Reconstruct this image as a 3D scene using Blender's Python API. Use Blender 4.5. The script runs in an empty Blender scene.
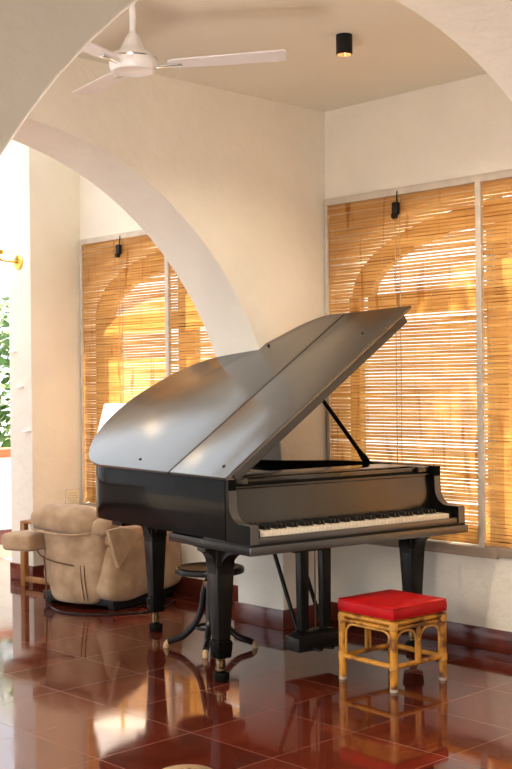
import bpy, bmesh, math, random
from mathutils import Vector, Matrix
random.seed(7)
sc = bpy.context.scene
col = sc.collection
PI = math.pi
R_ = math.radians

# ------------------------------------------------------------------ camera, world, sun, exposure
FPX = 1180.0
cam_d = bpy.data.cameras.new('camera')
cam_d.sensor_fit = 'VERTICAL'
cam_d.sensor_height = 36.0
cam_d.lens = FPX / 769.0 * 36.0
cam_d.clip_start = 0.05
cam = bpy.data.objects.new('camera', cam_d)
col.objects.link(cam)
CAM = Vector((-5.302, -4.918, 1.45))
a_ = R_(46.2)
FW = Vector((math.cos(a_), math.sin(a_), 0.0))
RT = Vector((math.sin(a_), -math.cos(a_), 0.0))
UP = Vector((0, 0, 1))
rl = R_(0.63)
xr = RT * math.cos(rl) - UP * math.sin(rl)
yu = UP * math.cos(rl) + RT * math.sin(rl)
M = Matrix((xr, yu, -FW)).transposed().to_4x4()
M.translation = CAM
cam.matrix_world = M
sc.camera = cam

sc.view_settings.view_transform = 'Standard'
sc.view_settings.look = 'None'
sc.view_settings.gamma = 1.0
sc.view_settings.use_curve_mapping = False
sc.view_settings.exposure = 1.52
sc.cycles.use_denoising = True
sc.cycles.max_bounces = 10
sc.cycles.diffuse_bounces = 6
sc.cycles.glossy_bounces = 5
sc.cycles.transmission_bounces = 6
sc.cycles.sample_clamp_indirect = 6.0

w = bpy.data.worlds.new('sky')
sc.world = w
w.use_nodes = True
bg = w.node_tree.nodes['Background']
bg.inputs[0].default_value = (0.93, 0.96, 1.0, 1)
bg.inputs[1].default_value = 0.8

def light(name, kind, loc, energy, color, **kw):
    d = bpy.data.lights.new(name, kind)
    d.energy = energy
    d.color = color
    for k, v in kw.items():
        setattr(d, k, v)
    o = bpy.data.objects.new(name, d)
    o.location = loc
    col.objects.link(o)
    return o

sun = light('sun', 'SUN', (4, -1, 6), 8.0, (1.0, 0.86, 0.66), angle=R_(0.6))
sd = Vector((-0.62, -0.18, -0.76)).normalized()
sun.rotation_euler = sd.to_track_quat('-Z', 'Y').to_euler()

# ------------------------------------------------------------------ materials
def nt(m):
    m.use_nodes = True
    return m.node_tree.nodes, m.node_tree.links

def mat(name, colr, rough=0.5, metal=0.0, spec=0.5, ior=1.5, coat=0.0, var=0.0, vscale=6.0, vstretch=(1, 1, 1),
        bump=0.0, bscale=60.0, emis=None, estr=0.0, col2=None, sheen=0.0, rvar=0.0):
    m = bpy.data.materials.new(name)
    N, L = nt(m)
    b = N['Principled BSDF']
    b.inputs['Base Color'].default_value = (*colr, 1)
    b.inputs['Roughness'].default_value = rough
    b.inputs['Metallic'].default_value = metal
    b.inputs['Specular IOR Level'].default_value = spec
    b.inputs['IOR'].default_value = ior
    b.inputs['Coat Weight'].default_value = coat
    b.inputs['Coat Roughness'].default_value = 0.06
    if sheen:
        b.inputs['Sheen Weight'].default_value = sheen
    tc = N.new('ShaderNodeTexCoord')
    if var or col2:
        mp = N.new('ShaderNodeMapping')
        mp.inputs['Scale'].default_value = vstretch
        L.new(tc.outputs['Object'], mp.inputs[0])
        nz = N.new('ShaderNodeTexNoise')
        nz.inputs['Scale'].default_value = vscale
        nz.inputs['Detail'].default_value = 5
        L.new(mp.outputs[0], nz.inputs['Vector'])
        mx = N.new('ShaderNodeMix')
        mx.data_type = 'RGBA'
        c2 = col2 if col2 else tuple(max(0, c * (1 - var)) for c in colr)
        c1 = colr if col2 else tuple(min(1, c * (1 + var * 0.6)) for c in colr)
        mx.inputs[6].default_value = (*c1, 1)
        mx.inputs[7].default_value = (*c2, 1)
        rp = N.new('ShaderNodeValToRGB')
        rp.color_ramp.elements[0].position = 0.35
        rp.color_ramp.elements[1].position = 0.68
        L.new(nz.outputs[0], rp.inputs[0])
        L.new(rp.outputs[0], mx.inputs[0])
        L.new(mx.outputs[2], b.inputs['Base Color'])
        if rvar:
            mr = N.new('ShaderNodeMapRange')
            mr.inputs[3].default_value = rough - rvar
            mr.inputs[4].default_value = rough + rvar
            L.new(nz.outputs[0], mr.inputs[0])
            L.new(mr.outputs[0], b.inputs['Roughness'])
    if bump:
        n2 = N.new('ShaderNodeTexNoise')
        n2.inputs['Scale'].default_value = bscale
        n2.inputs['Detail'].default_value = 4
        L.new(tc.outputs['Object'], n2.inputs['Vector'])
        bp = N.new('ShaderNodeBump')
        bp.inputs['Strength'].default_value = bump
        bp.inputs['Distance'].default_value = 0.01
        L.new(n2.outputs[0], bp.inputs['Height'])
        L.new(bp.outputs[0], b.inputs['Normal'])
    if emis:
        b.inputs['Emission Color'].default_value = (*emis, 1)
        b.inputs['Emission Strength'].default_value = estr
    return m

def floor_material():
    m = bpy.data.materials.new('polished_red_tile')
    N, L = nt(m)
    b = N['Principled BSDF']
    tc = N.new('ShaderNodeTexCoord')
    sp = N.new('ShaderNodeSeparateXYZ')
    L.new(tc.outputs['Object'], sp.inputs[0])
    def math_(op, a, bb=None):
        n = N.new('ShaderNodeMath')
        n.operation = op
        for i, v in enumerate((a, bb)):
            if v is None: continue
            if isinstance(v, (int, float)): n.inputs[i].default_value = v
            else: L.new(v, n.inputs[i])
        return n.outputs[0]
    P = 0.48
    cells, edges = [], []
    for k, off in ((0, 2.10), (1, 1.645)):
        t = math_('DIVIDE', math_('ADD', sp.outputs[k], off + P * 40), P)
        cells.append(math_('FLOOR', t))
        fr = math_('FRACT', t)
        edges.append(math_('MINIMUM', fr, math_('SUBTRACT', 1.0, fr)))
    e = math_('MINIMUM', edges[0], edges[1])
    grout = math_('LESS_THAN', e, 0.0035)
    cb = N.new('ShaderNodeCombineXYZ')
    L.new(cells[0], cb.inputs[0]); L.new(cells[1], cb.inputs[1])
    wn = N.new('ShaderNodeTexWhiteNoise')
    wn.noise_dimensions = '3D'
    L.new(cb.outputs[0], wn.inputs['Vector'])
    nz = N.new('ShaderNodeTexNoise')
    nz.inputs['Scale'].default_value = 7.0
    nz.inputs['Detail'].default_value = 8
    L.new(tc.outputs['Object'], nz.inputs['Vector'])
    s = math_('ADD', math_('MULTIPLY', wn.outputs[0], 0.35), math_('MULTIPLY', nz.outputs[0], 0.75))
    rp = N.new('ShaderNodeValToRGB')
    rp.color_ramp.elements[0].position = 0.2
    rp.color_ramp.elements[0].color = (0.048, 0.008, 0.0045, 1)
    rp.color_ramp.elements[1].position = 0.85
    rp.color_ramp.elements[1].color = (0.118, 0.020, 0.009, 1)
    L.new(s, rp.inputs[0])
    mx = N.new('ShaderNodeMix'); mx.data_type = 'RGBA'
    L.new(grout, mx.inputs[0])
    L.new(rp.outputs[0], mx.inputs[6])
    mx.inputs[7].default_value = (0.19, 0.075, 0.045, 1)
    L.new(mx.outputs[2], b.inputs['Base Color'])
    n3 = N.new('ShaderNodeTexNoise')
    n3.inputs['Scale'].default_value = 3.5
    n3.inputs['Detail'].default_value = 6
    L.new(tc.outputs['Object'], n3.inputs['Vector'])
    mr = N.new('ShaderNodeMapRange')
    mr.inputs[1].default_value = 0.3; mr.inputs[2].default_value = 0.75
    mr.inputs[3].default_value = 0.03; mr.inputs[4].default_value = 0.12
    L.new(n3.outputs[0], mr.inputs[0])
    rr = math_('ADD', mr.outputs[0], math_('MULTIPLY', grout, 0.4))
    L.new(rr, b.inputs['Roughness'])
    b.inputs['IOR'].default_value = 1.8
    n4 = N.new('ShaderNodeTexNoise')
    n4.inputs['Scale'].default_value = 2.2
    L.new(tc.outputs['Object'], n4.inputs['Vector'])
    bp = N.new('ShaderNodeBump')
    bp.inputs['Strength'].default_value = 0.03
    bp.inputs['Distance'].default_value = 0.02
    L.new(n4.outputs[0], bp.inputs['Height'])
    L.new(bp.outputs[0], b.inputs['Normal'])
    return m

def bamboo_material():
    m = bpy.data.materials.new('split_bamboo')
    N, L = nt(m)
    for n in list(N):
        if n.type != 'OUTPUT_MATERIAL': N.remove(n)
    out = [n for n in N if n.type == 'OUTPUT_MATERIAL'][0]
    tc = N.new('ShaderNodeTexCoord')
    mp = N.new('ShaderNodeMapping')
    mp.inputs['Scale'].default_value = (1, 2.2, 52)
    L.new(tc.outputs['Object'], mp.inputs[0])
    nz = N.new('ShaderNodeTexNoise')
    nz.inputs['Scale'].default_value = 1.0
    nz.inputs['Detail'].default_value = 3
    L.new(mp.outputs[0], nz.inputs['Vector'])
    rp = N.new('ShaderNodeValToRGB')
    e = rp.color_ramp.elements
    e[0].position = 0.3; e[0].color = (0.62, 0.34, 0.11, 1)
    e[1].position = 0.72; e[1].color = (0.88, 0.62, 0.27, 1)
    L.new(nz.outputs[0], rp.inputs[0])
    # darker vertical streaks from stretched noise
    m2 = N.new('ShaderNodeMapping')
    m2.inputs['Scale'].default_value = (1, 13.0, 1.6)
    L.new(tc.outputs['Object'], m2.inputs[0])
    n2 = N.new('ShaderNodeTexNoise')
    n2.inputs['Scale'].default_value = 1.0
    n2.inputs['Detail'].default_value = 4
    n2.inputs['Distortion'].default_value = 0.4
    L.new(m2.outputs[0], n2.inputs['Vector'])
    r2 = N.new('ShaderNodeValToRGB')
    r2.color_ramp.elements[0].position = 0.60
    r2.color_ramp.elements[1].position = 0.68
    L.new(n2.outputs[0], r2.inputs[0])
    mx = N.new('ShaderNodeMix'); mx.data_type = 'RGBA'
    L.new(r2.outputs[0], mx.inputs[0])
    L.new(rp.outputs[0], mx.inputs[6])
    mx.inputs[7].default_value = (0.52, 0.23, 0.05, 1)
    d = N.new('ShaderNodeBsdfDiffuse')
    t = N.new('ShaderNodeBsdfTranslucent')
    m3 = N.new('ShaderNodeMix'); m3.data_type = 'RGBA'
    m3.inputs[0].default_value = 0.22
    L.new(mx.outputs[2], m3.inputs[6]); m3.inputs[7].default_value = (0.95, 0.86, 0.66, 1)
    L.new(mx.outputs[2], d.inputs[0]); L.new(m3.outputs[2], t.inputs[0])
    ms = N.new('ShaderNodeMixShader')
    ms.inputs[0].default_value = 0.6
    L.new(d.outputs[0], ms.inputs[1]); L.new(t.outputs[0], ms.inputs[2])
    L.new(ms.outputs[0], out.inputs[0])
    return m

def glass_material():
    m = bpy.data.materials.new('window_glass')
    N, L = nt(m)
    for n in list(N):
        if n.type != 'OUTPUT_MATERIAL': N.remove(n)
    out = [n for n in N if n.type == 'OUTPUT_MATERIAL'][0]
    t = N.new('ShaderNodeBsdfTransparent'); t.inputs[0].default_value = (0.95, 0.97, 0.96, 1)
    g = N.new('ShaderNodeBsdfGlossy'); g.inputs[1].default_value = 0.02
    ms = N.new('ShaderNodeMixShader'); ms.inputs[0].default_value = 0.06
    L.new(t.outputs[0], ms.inputs[1]); L.new(g.outputs[0], ms.inputs[2]); L.new(ms.outputs[0], out.inputs[0])
    return m

def cane_material():
    m = mat('rattan_cane', (0.56, 0.25, 0.025), rough=0.35, spec=0.5, col2=(0.12, 0.035, 0.006), vscale=14, bump=0.05)
    for n in m.node_tree.nodes:
        if n.type == 'VALTORGB':
            n.color_ramp.elements[0].position = 0.47
            n.color_ramp.elements[1].position = 0.64
    return m

PLASTER = mat('cream_plaster', (0.83, 0.785, 0.69), rough=0.9, spec=0.2, var=0.05, vscale=2.0, bump=0.55, bscale=11)
for n_ in PLASTER.node_tree.nodes:
    if n_.type == 'BUMP': n_.inputs['Distance'].default_value = 0.02
CEIL = mat('ceiling_paint', (0.80, 0.78, 0.68), rough=0.9, spec=0.2, var=0.03, vscale=1.5)
FLOOR = floor_material()
SKIRT = mat('oxblood_skirting_tile', (0.12, 0.022, 0.012), rough=0.18, spec=0.6, var=0.35, vscale=5)
FRAMEW = mat('grey_painted_wood', (0.60, 0.53, 0.44), rough=0.6, var=0.12, vscale=9)
SILLW = mat('weathered_grey_wood', (0.33, 0.25, 0.18), rough=0.6, var=0.25, vscale=12, vstretch=(1, 0.2, 3))
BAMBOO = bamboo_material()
CORD = mat('natural_cord', (0.55, 0.40, 0.22), rough=0.8)
BLKPLASTIC = mat('black_plastic', (0.010, 0.010, 0.010), rough=0.45, spec=0.25)
WINWOOD = mat('window_teak', (0.42, 0.22, 0.09), rough=0.5, var=0.2, vscale=8)
GLASS = glass_material()
FANWHITE = mat('fan_enamel', (0.82, 0.80, 0.80), rough=0.3)
FANBLADE = mat('fan_blade_enamel', (0.78, 0.76, 0.78), rough=0.4)
CHROME = mat('chrome', (0.8, 0.8, 0.8), rough=0.15, metal=1.0)
COPPER = mat('copper_reflector', (0.85, 0.38, 0.16), rough=0.25, metal=1.0, emis=(1.0, 0.45, 0.15), estr=0.3)
BRASS = mat('brass', (0.72, 0.46, 0.10), rough=0.3, metal=1.0)
OLDBRASS = mat('old_brass', (0.22, 0.15, 0.07), rough=0.35, metal=1.0)
GLOBE = mat('lit_opal_glass', (0.95, 0.9, 0.8), rough=0.3, emis=(1.0, 0.72, 0.36), estr=2.5)
def _opal():
    N, L = nt(GLOBE)
    out = [n for n in N if n.type == 'OUTPUT_MATERIAL'][0]
    t = N.new('ShaderNodeBsdfTransparent')
    ms = N.new('ShaderNodeMixShader'); ms.inputs[0].default_value = 0.4
    L.new(t.outputs[0], ms.inputs[1]); L.new(N['Principled BSDF'].outputs[0], ms.inputs[2]); L.new(ms.outputs[0], out.inputs[0])
_opal()
EDGEMAT = mat('lit_black_edge', (0.03, 0.028, 0.027), rough=0.30, spec=0.6, ior=1.9, var=0.2, vscale=8)  # paler, shinier black standing in for light caught by the front edges
LIPMAT = mat('lit_lid_edge', (0.05, 0.048, 0.046), rough=0.42, spec=0.6, var=0.2, vscale=8)  # grey base stands in for light reflected along the lid lip
SHADE = mat('lit_linen_shade', (0.9, 0.86, 0.8), rough=0.9, emis=(1.0, 0.86, 0.70), estr=0.75)
LACQ = mat('black_lacquer', (0.006, 0.0055, 0.005), rough=0.11, spec=0.12, ior=1.22, var=0.3, vscale=3, rvar=0.03)
LACQDESK = mat('glossy_desk_lacquer', (0.010, 0.008, 0.006), rough=0.07, ior=1.8)
LACQBOARD = mat('polished_nameboard_lacquer', (0.010, 0.008, 0.006), rough=0.22, ior=1.8, var=0.3, vscale=4, vstretch=(5, 1, 1), rvar=0.08)
LACQLID = mat('satin_black_lacquer', (0.007, 0.0065, 0.006), rough=0.24, spec=0.5, ior=2.5, var=0.3, vscale=2.5, vstretch=(0.6, 4, 1), rvar=0.06)
SATIN = mat('worn_black_lacquer', (0.011, 0.010, 0.009), rough=0.26, spec=0.2, ior=1.4, var=0.4, vscale=6)
IVORY = mat('ivory_key', (0.80, 0.74, 0.62), rough=0.25, var=0.08, vscale=30)
EBONY = mat('ebony_key', (0.006, 0.006, 0.006), rough=0.3)
IRON = mat('bronzed_iron', (0.22, 0.13, 0.05), rough=0.35, metal=0.8)
SOUND = mat('spruce', (0.35, 0.19, 0.08), rough=0.4)
FELT = mat('red_felt', (0.25, 0.02, 0.02), rough=0.9)
RED = mat('red_satin_cloth', (0.44, 0.003, 0.006), rough=0.5, spec=0.25, var=0.12, vscale=9, bump=0.15, bscale=18)
CANE = cane_material()
PALECANE = mat('pale_cane', (0.55, 0.27, 0.05), rough=0.4, var=0.3, vscale=16)
RUBBER = mat('pale_rubber_tip', (0.42, 0.36, 0.28), rough=0.6)
BENT = mat('black_bentwood', (0.008, 0.007, 0.008), rough=0.25, spec=0.25, ior=1.45)
BENTTIP = mat('worn_wood_tip', (0.42, 0.28, 0.15), rough=0.5)
SEATWOOD = mat('worn_brown_seat_wood', (0.028, 0.015, 0.010), rough=0.5, spec=0.3, var=0.4, vscale=8)
SUEDE = mat('tan_suede', (0.45, 0.305, 0.19), rough=0.95, spec=0.15, col2=(0.32, 0.205, 0.12), vscale=9, bump=0.9, bscale=7, sheen=0.2)
SUEDEDARK = mat('brown_piping', (0.11, 0.055, 0.03), rough=0.9)
WOOD = mat('golden_wood', (0.30, 0.125, 0.028), rough=0.4, var=0.3, vscale=9, vstretch=(3, 3, 0.5))
PAPER = mat('cream_paper', (0.80, 0.71, 0.53), rough=0.8)
INK = mat('faded_ink', (0.45, 0.36, 0.24), rough=0.8)
TAN = mat('tan_leather', (0.13, 0.075, 0.03), rough=0.6, var=0.3, vscale=6)
LEAF = mat('garden_leaf', (0.10, 0.22, 0.045), rough=0.5, var=0.5, vscale=3)
BARK = mat('bark', (0.15, 0.09, 0.05), rough=0.9)
BRICK = mat('terracotta', (0.45, 0.16, 0.07), rough=0.8, var=0.2, vscale=5)
GROUND = mat('garden_gravel', (0.55, 0.50, 0.42), rough=0.95, var=0.2, vscale=2)
WHITEW = mat('white_masonry', (0.86, 0.85, 0.83), rough=0.9, var=0.03, vscale=3)

# ------------------------------------------------------------------ mesh helpers
class MB:
    def __init__(s):
        s.bm = bmesh.new()
    def box(s, lo, hi, bev=0.0, rot=None, seg=2):
        lo = Vector(lo); hi = Vector(hi)
        t = bmesh.new()
        bmesh.ops.create_cube(t, size=1.0)
        d = hi - lo
        bmesh.ops.scale(t, vec=d, verts=t.verts)
        if bev:
            bmesh.ops.bevel(t, geom=list(t.edges), offset=min(bev, min(d) * 0.49), segments=seg, affect='EDGES', profile=0.5)
        if rot is not None:
            bmesh.ops.transform(t, matrix=rot.to_4x4() if hasattr(rot, 'to_4x4') else rot, verts=t.verts)
        bmesh.ops.translate(t, vec=(lo + hi) / 2, verts=t.verts)
        s.join(t)
        return s
    def join(s, t):
        me = bpy.data.meshes.new('tmp')
        t.to_mesh(me); t.free()
        s.bm.from_mesh(me)
        bpy.data.meshes.remove(me)
    def prism(s, pts, f0, f1, bev=0.0):
        """pts: 2D polygon; f0, f1 map a 2D point to 3D for both caps."""
        t = bmesh.new()
        a = [t.verts.new(f0(p)) for p in pts]
        b = [t.verts.new(f1(p)) for p in pts]
        t.faces.new(a); t.faces.new(b[::-1])
        n = len(pts)
        for i in range(n):
            j = (i + 1) % n
            t.faces.new((a[j], a[i], b[i], b[j]))
        bmesh.ops.recalc_face_normals(t, faces=t.faces)
        if bev:
            es = [e for e in t.edges if any(len(f.verts) > 4 or f is f for f in e.link_faces) and (e.verts[0] in a) == (e.verts[1] in a)]
            bmesh.ops.bevel(t, geom=es, offset=bev, segments=2, affect='EDGES', profile=0.5)
        s.join(t)
        return s
    def tube(s, pts, r, seg=10, r1=None, closed=False, radii=None):
        pts = [Vector(p) for p in pts]
        n = len(pts)
        t = bmesh.new()
        rings = []
        prev = None
        for i, p in enumerate(pts):
            if closed:
                tg = (pts[(i + 1) % n] - pts[i - 1]).normalized()
            else:
                tg = (pts[min(i + 1, n - 1)] - pts[max(i - 1, 0)]).normalized()
            if prev is None:
                nx = tg.orthogonal().normalized()
            else:
                nx = (prev - tg * prev.dot(tg)).normalized()
            prev = nx
            ny = tg.cross(nx)
            rr = radii[i] if radii else (r if r1 is None else r + (r1 - r) * i / (n - 1))
            rings.append([t.verts.new(p + (nx * math.cos(2 * PI * k / seg) + ny * math.sin(2 * PI * k / seg)) * rr) for k in range(seg)])
        m = n if closed else n - 1
        for i in range(m):
            A = rings[i]; B = rings[(i + 1) % n]
            for k in range(seg):
                t.faces.new((A[k], A[(k + 1) % seg], B[(k + 1) % seg], B[k]))
        if not closed:
            t.faces.new(rings[0][::-1]); t.faces.new(rings[-1])
        bmesh.ops.recalc_face_normals(t, faces=t.faces)
        s.join(t)
        return s
    def lathe(s, prof, c=(0, 0, 0), seg=32, axis=None):
        """prof: list of (r, z)."""
        t = bmesh.new()
        rings = []
        for r, z in prof:
            if r < 1e-5:
                rings.append([t.verts.new((0, 0, z))])
            else:
                rings.append([t.verts.new((r * math.cos(2 * PI * k / seg), r * math.sin(2 * PI * k / seg), z)) for k in range(seg)])
        for A, B in zip(rings, rings[1:]):
            for k in range(seg):
                k2 = (k + 1) % seg
                if len(A) == 1 and len(B) == 1: continue
                if len(A) == 1: t.faces.new((A[0], B[k2], B[k]))
                elif len(B) == 1: t.faces.new((A[k], A[k2], B[0]))
                else: t.faces.new((A[k], A[k2], B[k2], B[k]))
        bmesh.ops.recalc_face_normals(t, faces=t.faces)
        if axis is not None:
            q = Vector((0, 0, 1)).rotation_difference(Vector(axis).normalized())
            bmesh.ops.transform(t, matrix=q.to_matrix().to_4x4(), verts=t.verts)
        bmesh.ops.translate(t, vec=c, verts=t.verts)
        s.join(t)
        return s
    def taper(s, c0, h0, c1, h1, bev=0.004):
        """square post: centre + half size at both ends."""
        t = bmesh.new()
        f = []
        for c, h in ((c0, h0), (c1, h1)):
            hx, hy = h if isinstance(h, tuple) else (h, h)
            f.append([t.verts.new((c[0] + sx * hx, c[1] + sy * hy, c[2])) for sx, sy in ((-1, -1), (1, -1), (1, 1), (-1, 1))])
        t.faces.new(f[0]); t.faces.new(f[1])
        for k in range(4):
            t.faces.new((f[0][k], f[0][(k + 1) % 4], f[1][(k + 1) % 4], f[1][k]))
        bmesh.ops.recalc_face_normals(t, faces=t.faces)
        if bev:
            bmesh.ops.bevel(t, geom=list(t.edges), offset=bev, segments=2, affect='EDGES', profile=0.5)
        s.join(t)
        return s
    def build(s, name, m, parent=None, smooth=True, label=None, angle=35):
        me = bpy.data.meshes.new(name)
        s.bm.to_mesh(me)
        s.bm.free()
        me.materials.append(m)
        if smooth:
            for p in me.polygons: p.use_smooth = True
            if hasattr(me, 'set_sharp_from_angle'):
                me.set_sharp_from_angle(angle=R_(angle))
        o = bpy.data.objects.new(name, me)
        col.objects.link(o)
        if parent is not None: o.parent = parent
        if label: o['label'] = label
        return o

def thing(name, label, cat, loc=(0, 0, 0), rz=0.0, group=None):
    o = bpy.data.objects.new(name, None)
    o.empty_display_size = 0.1
    o.location = loc
    o.rotation_euler = (0, 0, rz)
    col.objects.link(o)
    o['label'] = label
    o['category'] = cat
    if group: o['group'] = group
    return o

def struct(o, parent=None):
    o['kind'] = 'structure'
    return o

def spline(pts, n=8, closed=False):
    P = [Vector(p) for p in pts]
    out = []
    m = len(P)
    for i in range(m if closed else m - 1):
        if closed:
            p0, p1, p2, p3 = P[i - 1], P[i], P[(i + 1) % m], P[(i + 2) % m]
        else:
            p0, p1, p2, p3 = P[max(i - 1, 0)], P[i], P[i + 1], P[min(i + 2, m - 1)]
        for k in range(n):
            t = k / n
            out.append(0.5 * ((2 * p1) + (p2 - p0) * t + (2 * p0 - 5 * p1 + 4 * p2 - p3) * t * t + (3 * p1 - p0 - 3 * p2 + p3) * t ** 3))
    if not closed: out.append(P[-1])
    return out

# ------------------------------------------------------------------ the room
H = 3.115
BAY = 2.65
FARY = 2.57
struct(MB().box((-9, -9, -0.15), (0.06, 4.68, 0)).build('floor', FLOOR, smooth=False))
H2 = 3.65
struct(MB().box((-6.6, -6.2, H), (0.3, 0.2, H + 0.15)).box((-6.6, 0.2, H2), (-3.6, 2.3, H2 + 0.15)).box((-1.2, 0.2, H2), (0.3, 2.3, H2 + 0.15)).box((-3.6, 0.2, H2), (-1.2, 0.9, H2 + 0.15)).box((-3.6, 2.0, H2), (-1.2, 2.3, H2 + 0.15)).build('ceiling', CEIL, smooth=False))  # skylight gap over the far bay is added to brighten it

def arch_wall(name, y0, y1, x0, x1, top=H, AX=-2.30, AR=1.915, AZ=0.83):
    t = bmesh.new()
    n = 48
    arc = [(AX - AR, 0.0)] + [(AX - AR * math.cos(PI * k / n), AZ + AR * math.sin(PI * k / n)) for k in range(n + 1)] + [(AX + AR, 0.0)]
    xs = [p[0] for p in arc]
    V = {}
    def v(key, co):
        if key not in V: V[key] = t.verts.new(co)
        return V[key]
    for yi, y in enumerate((y0, y1)):
        for i, (x, z) in enumerate(arc): v(('a', i, yi), (x, y, z))
        for i, (x, z) in enumerate(arc): v(('t', i, yi), (x, y, top))
        v(('l', 0, yi), (x0, y, 0)); v(('l', 1, yi), (x0, y, top))
        v(('r', 0, yi), (x1, y, 0)); v(('r', 1, yi), (x1, y, top))
        for i in range(1, len(arc) - 2):
            t.faces.new((V['a', i, yi], V['a', i + 1, yi], V['t', i + 1, yi], V['t', i, yi]))
        t.faces.new((V['l', 0, yi], V['a', 0, yi], V['a', 1, yi], V['t', 1, yi], V['l', 1, yi]))
        m = len(arc) - 1
        t.faces.new((V['r', 0, yi], V['r', 1, yi], V['t', m - 1, yi], V['a', m - 1, yi], V['a', m, yi]))
    for i in range(len(arc) - 1):
        t.faces.new((V['a', i, 0], V['a', i + 1, 0], V['a', i + 1, 1], V['a', i, 1]))
    t.faces.new((V['l', 0, 0], V['l', 1, 0], V['l', 1, 1], V['l', 0, 1]))
    loose = [x for x in t.verts if not x.link_faces]
    bmesh.ops.delete(t, geom=loose, context='VERTS')
    bmesh.ops.recalc_face_normals(t, faces=t.faces)
    es = [e for e in t.edges if len(e.link_faces) == 2 and e.calc_face_angle(0) > 1.2
          and all(abs(q.co.z - top) > 0.01 and q.co.x > x0 + 0.01 for q in e.verts)]
    bmesh.ops.bevel(t, geom=es, offset=0.012, segments=3, affect='EDGES', profile=0.5)
    mb = MB(); mb.join(t)
    return struct(mb.build(name, PLASTER, angle=50))
arch_wall('wall_back', 0.0, 0.40, -6.6, 0.05, top=H2, AR=1.92, AZ=0.85)
arch_wall('wall_front', -2.66, -2.25, -6.6, 0.05, AR=1.92, AZ=0.90)
struct(MB().box((-6.6, -6.2, 0), (-3.9, -6.0, H)).box((-2.2, -6.2, 0), (0.0, -6.0, H)).box((-3.9, -6.2, 2.2), (-2.2, -6.0, H)).build('wall_rear', PLASTER, smooth=False))  # unseen wall added to cut light from behind; opening sized for fill
struct(MB().box((-6.8, -6.2, 0), (-6.6, -3.3, H)).build('wall_left', PLASTER, smooth=False))  # unseen wall added to limit daylight from the left
# far wall: short return and square pier beyond the arch
struct(MB().box((-0.435, FARY, 0), (0.05, FARY + 0.30, H2), 0.008).build('wall_far', PLASTER))

# right wall (window wall) with one shallow arched window opening per bay
WA, WB, WS, WZ = 1.16, 0.53, 1.97, 0.56
WIN = [(-1.2,), (1.45,)]
def right_wall():
    t = MB()
    x0, x1 = 0.02, 0.30
    y_lo, y_hi = -6.2, FARY + 0.38
    cur = y_lo
    n = 28
    for (c,) in WIN:
        t.box((x0, cur, -0.15), (x1, c - WA, H))
        t.box((x0, c - WA, -0.15), (x1, c + WA, WZ))
        pts = [(c - WA, H)] + [(c - WA * math.cos(PI * k / n), WS + WB * math.sin(PI * k / n)) for k in range(n + 1)] + [(c + WA, H)]
        for (ya, za), (yb, zb) in zip(pts[1:-1], pts[2:-1]):
            t.prism([(ya, za), (yb, zb), (yb, H), (ya, H)], lambda p: (x0, p[0], p[1]), lambda p: (x1, p[0], p[1]))
        cur = c + WA
    t.box((x0, cur, -0.15), (x1, y_hi, H))
    t.box((x0, 0.2, H), (x1, y_hi, H2))
    return struct(t.build('wall_right', PLASTER, smooth=False))
right_wall()

def window(idx, c, wide=True):
    e = bpy.data.objects.new('window_%d' % idx, None)
    col.objects.link(e)
    e['kind'] = 'structure'
    m = MB()
    xa, xb = 0.13, 0.18
    def arc(off, n=30):
        a, b = WA - off, WB - off * 0.75
        return [(c - a, WZ)] + [(c - a * math.cos(PI * k / n), WS + b * math.sin(PI * k / n)) for k in range(n + 1)] + [(c + a, WZ)]
    def ring(o0, o1):
        A = arc(o0); B = arc(o1)
        for i in range(len(A) - 1):
            m.prism([A[i], A[i + 1], B[i + 1], B[i]], lambda p: (xa, p[0], p[1]), lambda p: (xb, p[0], p[1]))
    if wide: ring(0.075, 0.27)
    else:
        A = arc(0.075); B = arc(0.23)
        for i in range(1, len(A) - 2):
            m.prism([A[i], A[i + 1], B[i + 1], B[i]], lambda p: (xa, p[0], p[1]), lambda p: (xb, p[0], p[1]))
        for s in (-1, 1): m.box((xa, c + s * (WA - 0.09) - 0.04, WZ), (xb, c + s * (WA - 0.09) + 0.04, WS))
    m.box((xa, c - WA + 0.2, 1.86), (xb, c + WA - 0.2, 1.98))
    m.box((xa, c - (0.09 if wide else 0.04), WZ), (xb, c + (0.09 if wide else 0.04), 2.36))
    m.box((xa, c - WA, WZ), (xb, c + WA, WZ + 0.09))
    for s in ((-1, 1) if wide else ()):
        m.box((xa, c + s * 0.88 - 0.08, WZ), (xb, c + s * 0.88 + 0.08, 1.9))
    m.build('window_frame', WINWOOD, e, smooth=False)
    g = MB()
    A = arc(0.0)
    g.prism(A, lambda p: (0.153, p[0], p[1]), lambda p: (0.157, p[0], p[1]))
    g.build('pane', GLASS, e, smooth=False)
    return e
for i, (c,) in enumerate(WIN): window(i + 1, c, i == 1)

# skirting
SK = 0.118
def skirt(name, boxes):
    m = MB()
    for lo, hi in boxes: m.box(lo, hi, 0.003)
    return struct(m.build(name, SKIRT))
skirt('baseboard_right', [((0.006, -2.25, 0), (0.02, -0.0, SK)), ((0.006, 0.40, 0), (0.02, FARY, SK))])
skirt('baseboard_back', [((-0.397, -0.014, 0), (0.006, 0, SK)), ((-0.399, -0.014, 0), (-0.385, 0.414, SK)), ((-0.397, 0.40, 0), (0.006, 0.414, SK))])
skirt('baseboard_far', [((-0.449, FARY - 0.014, 0), (0.006, FARY, SK)), ((-0.449, FARY, 0), (-0.435, FARY + 0.3, SK))])
skirt('baseboard_front', [((-0.399, -2.66, 0), (-0.385, -2.25, SK)), ((-0.399, -2.674, 0), (-0.0, -2.66, SK))])

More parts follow.
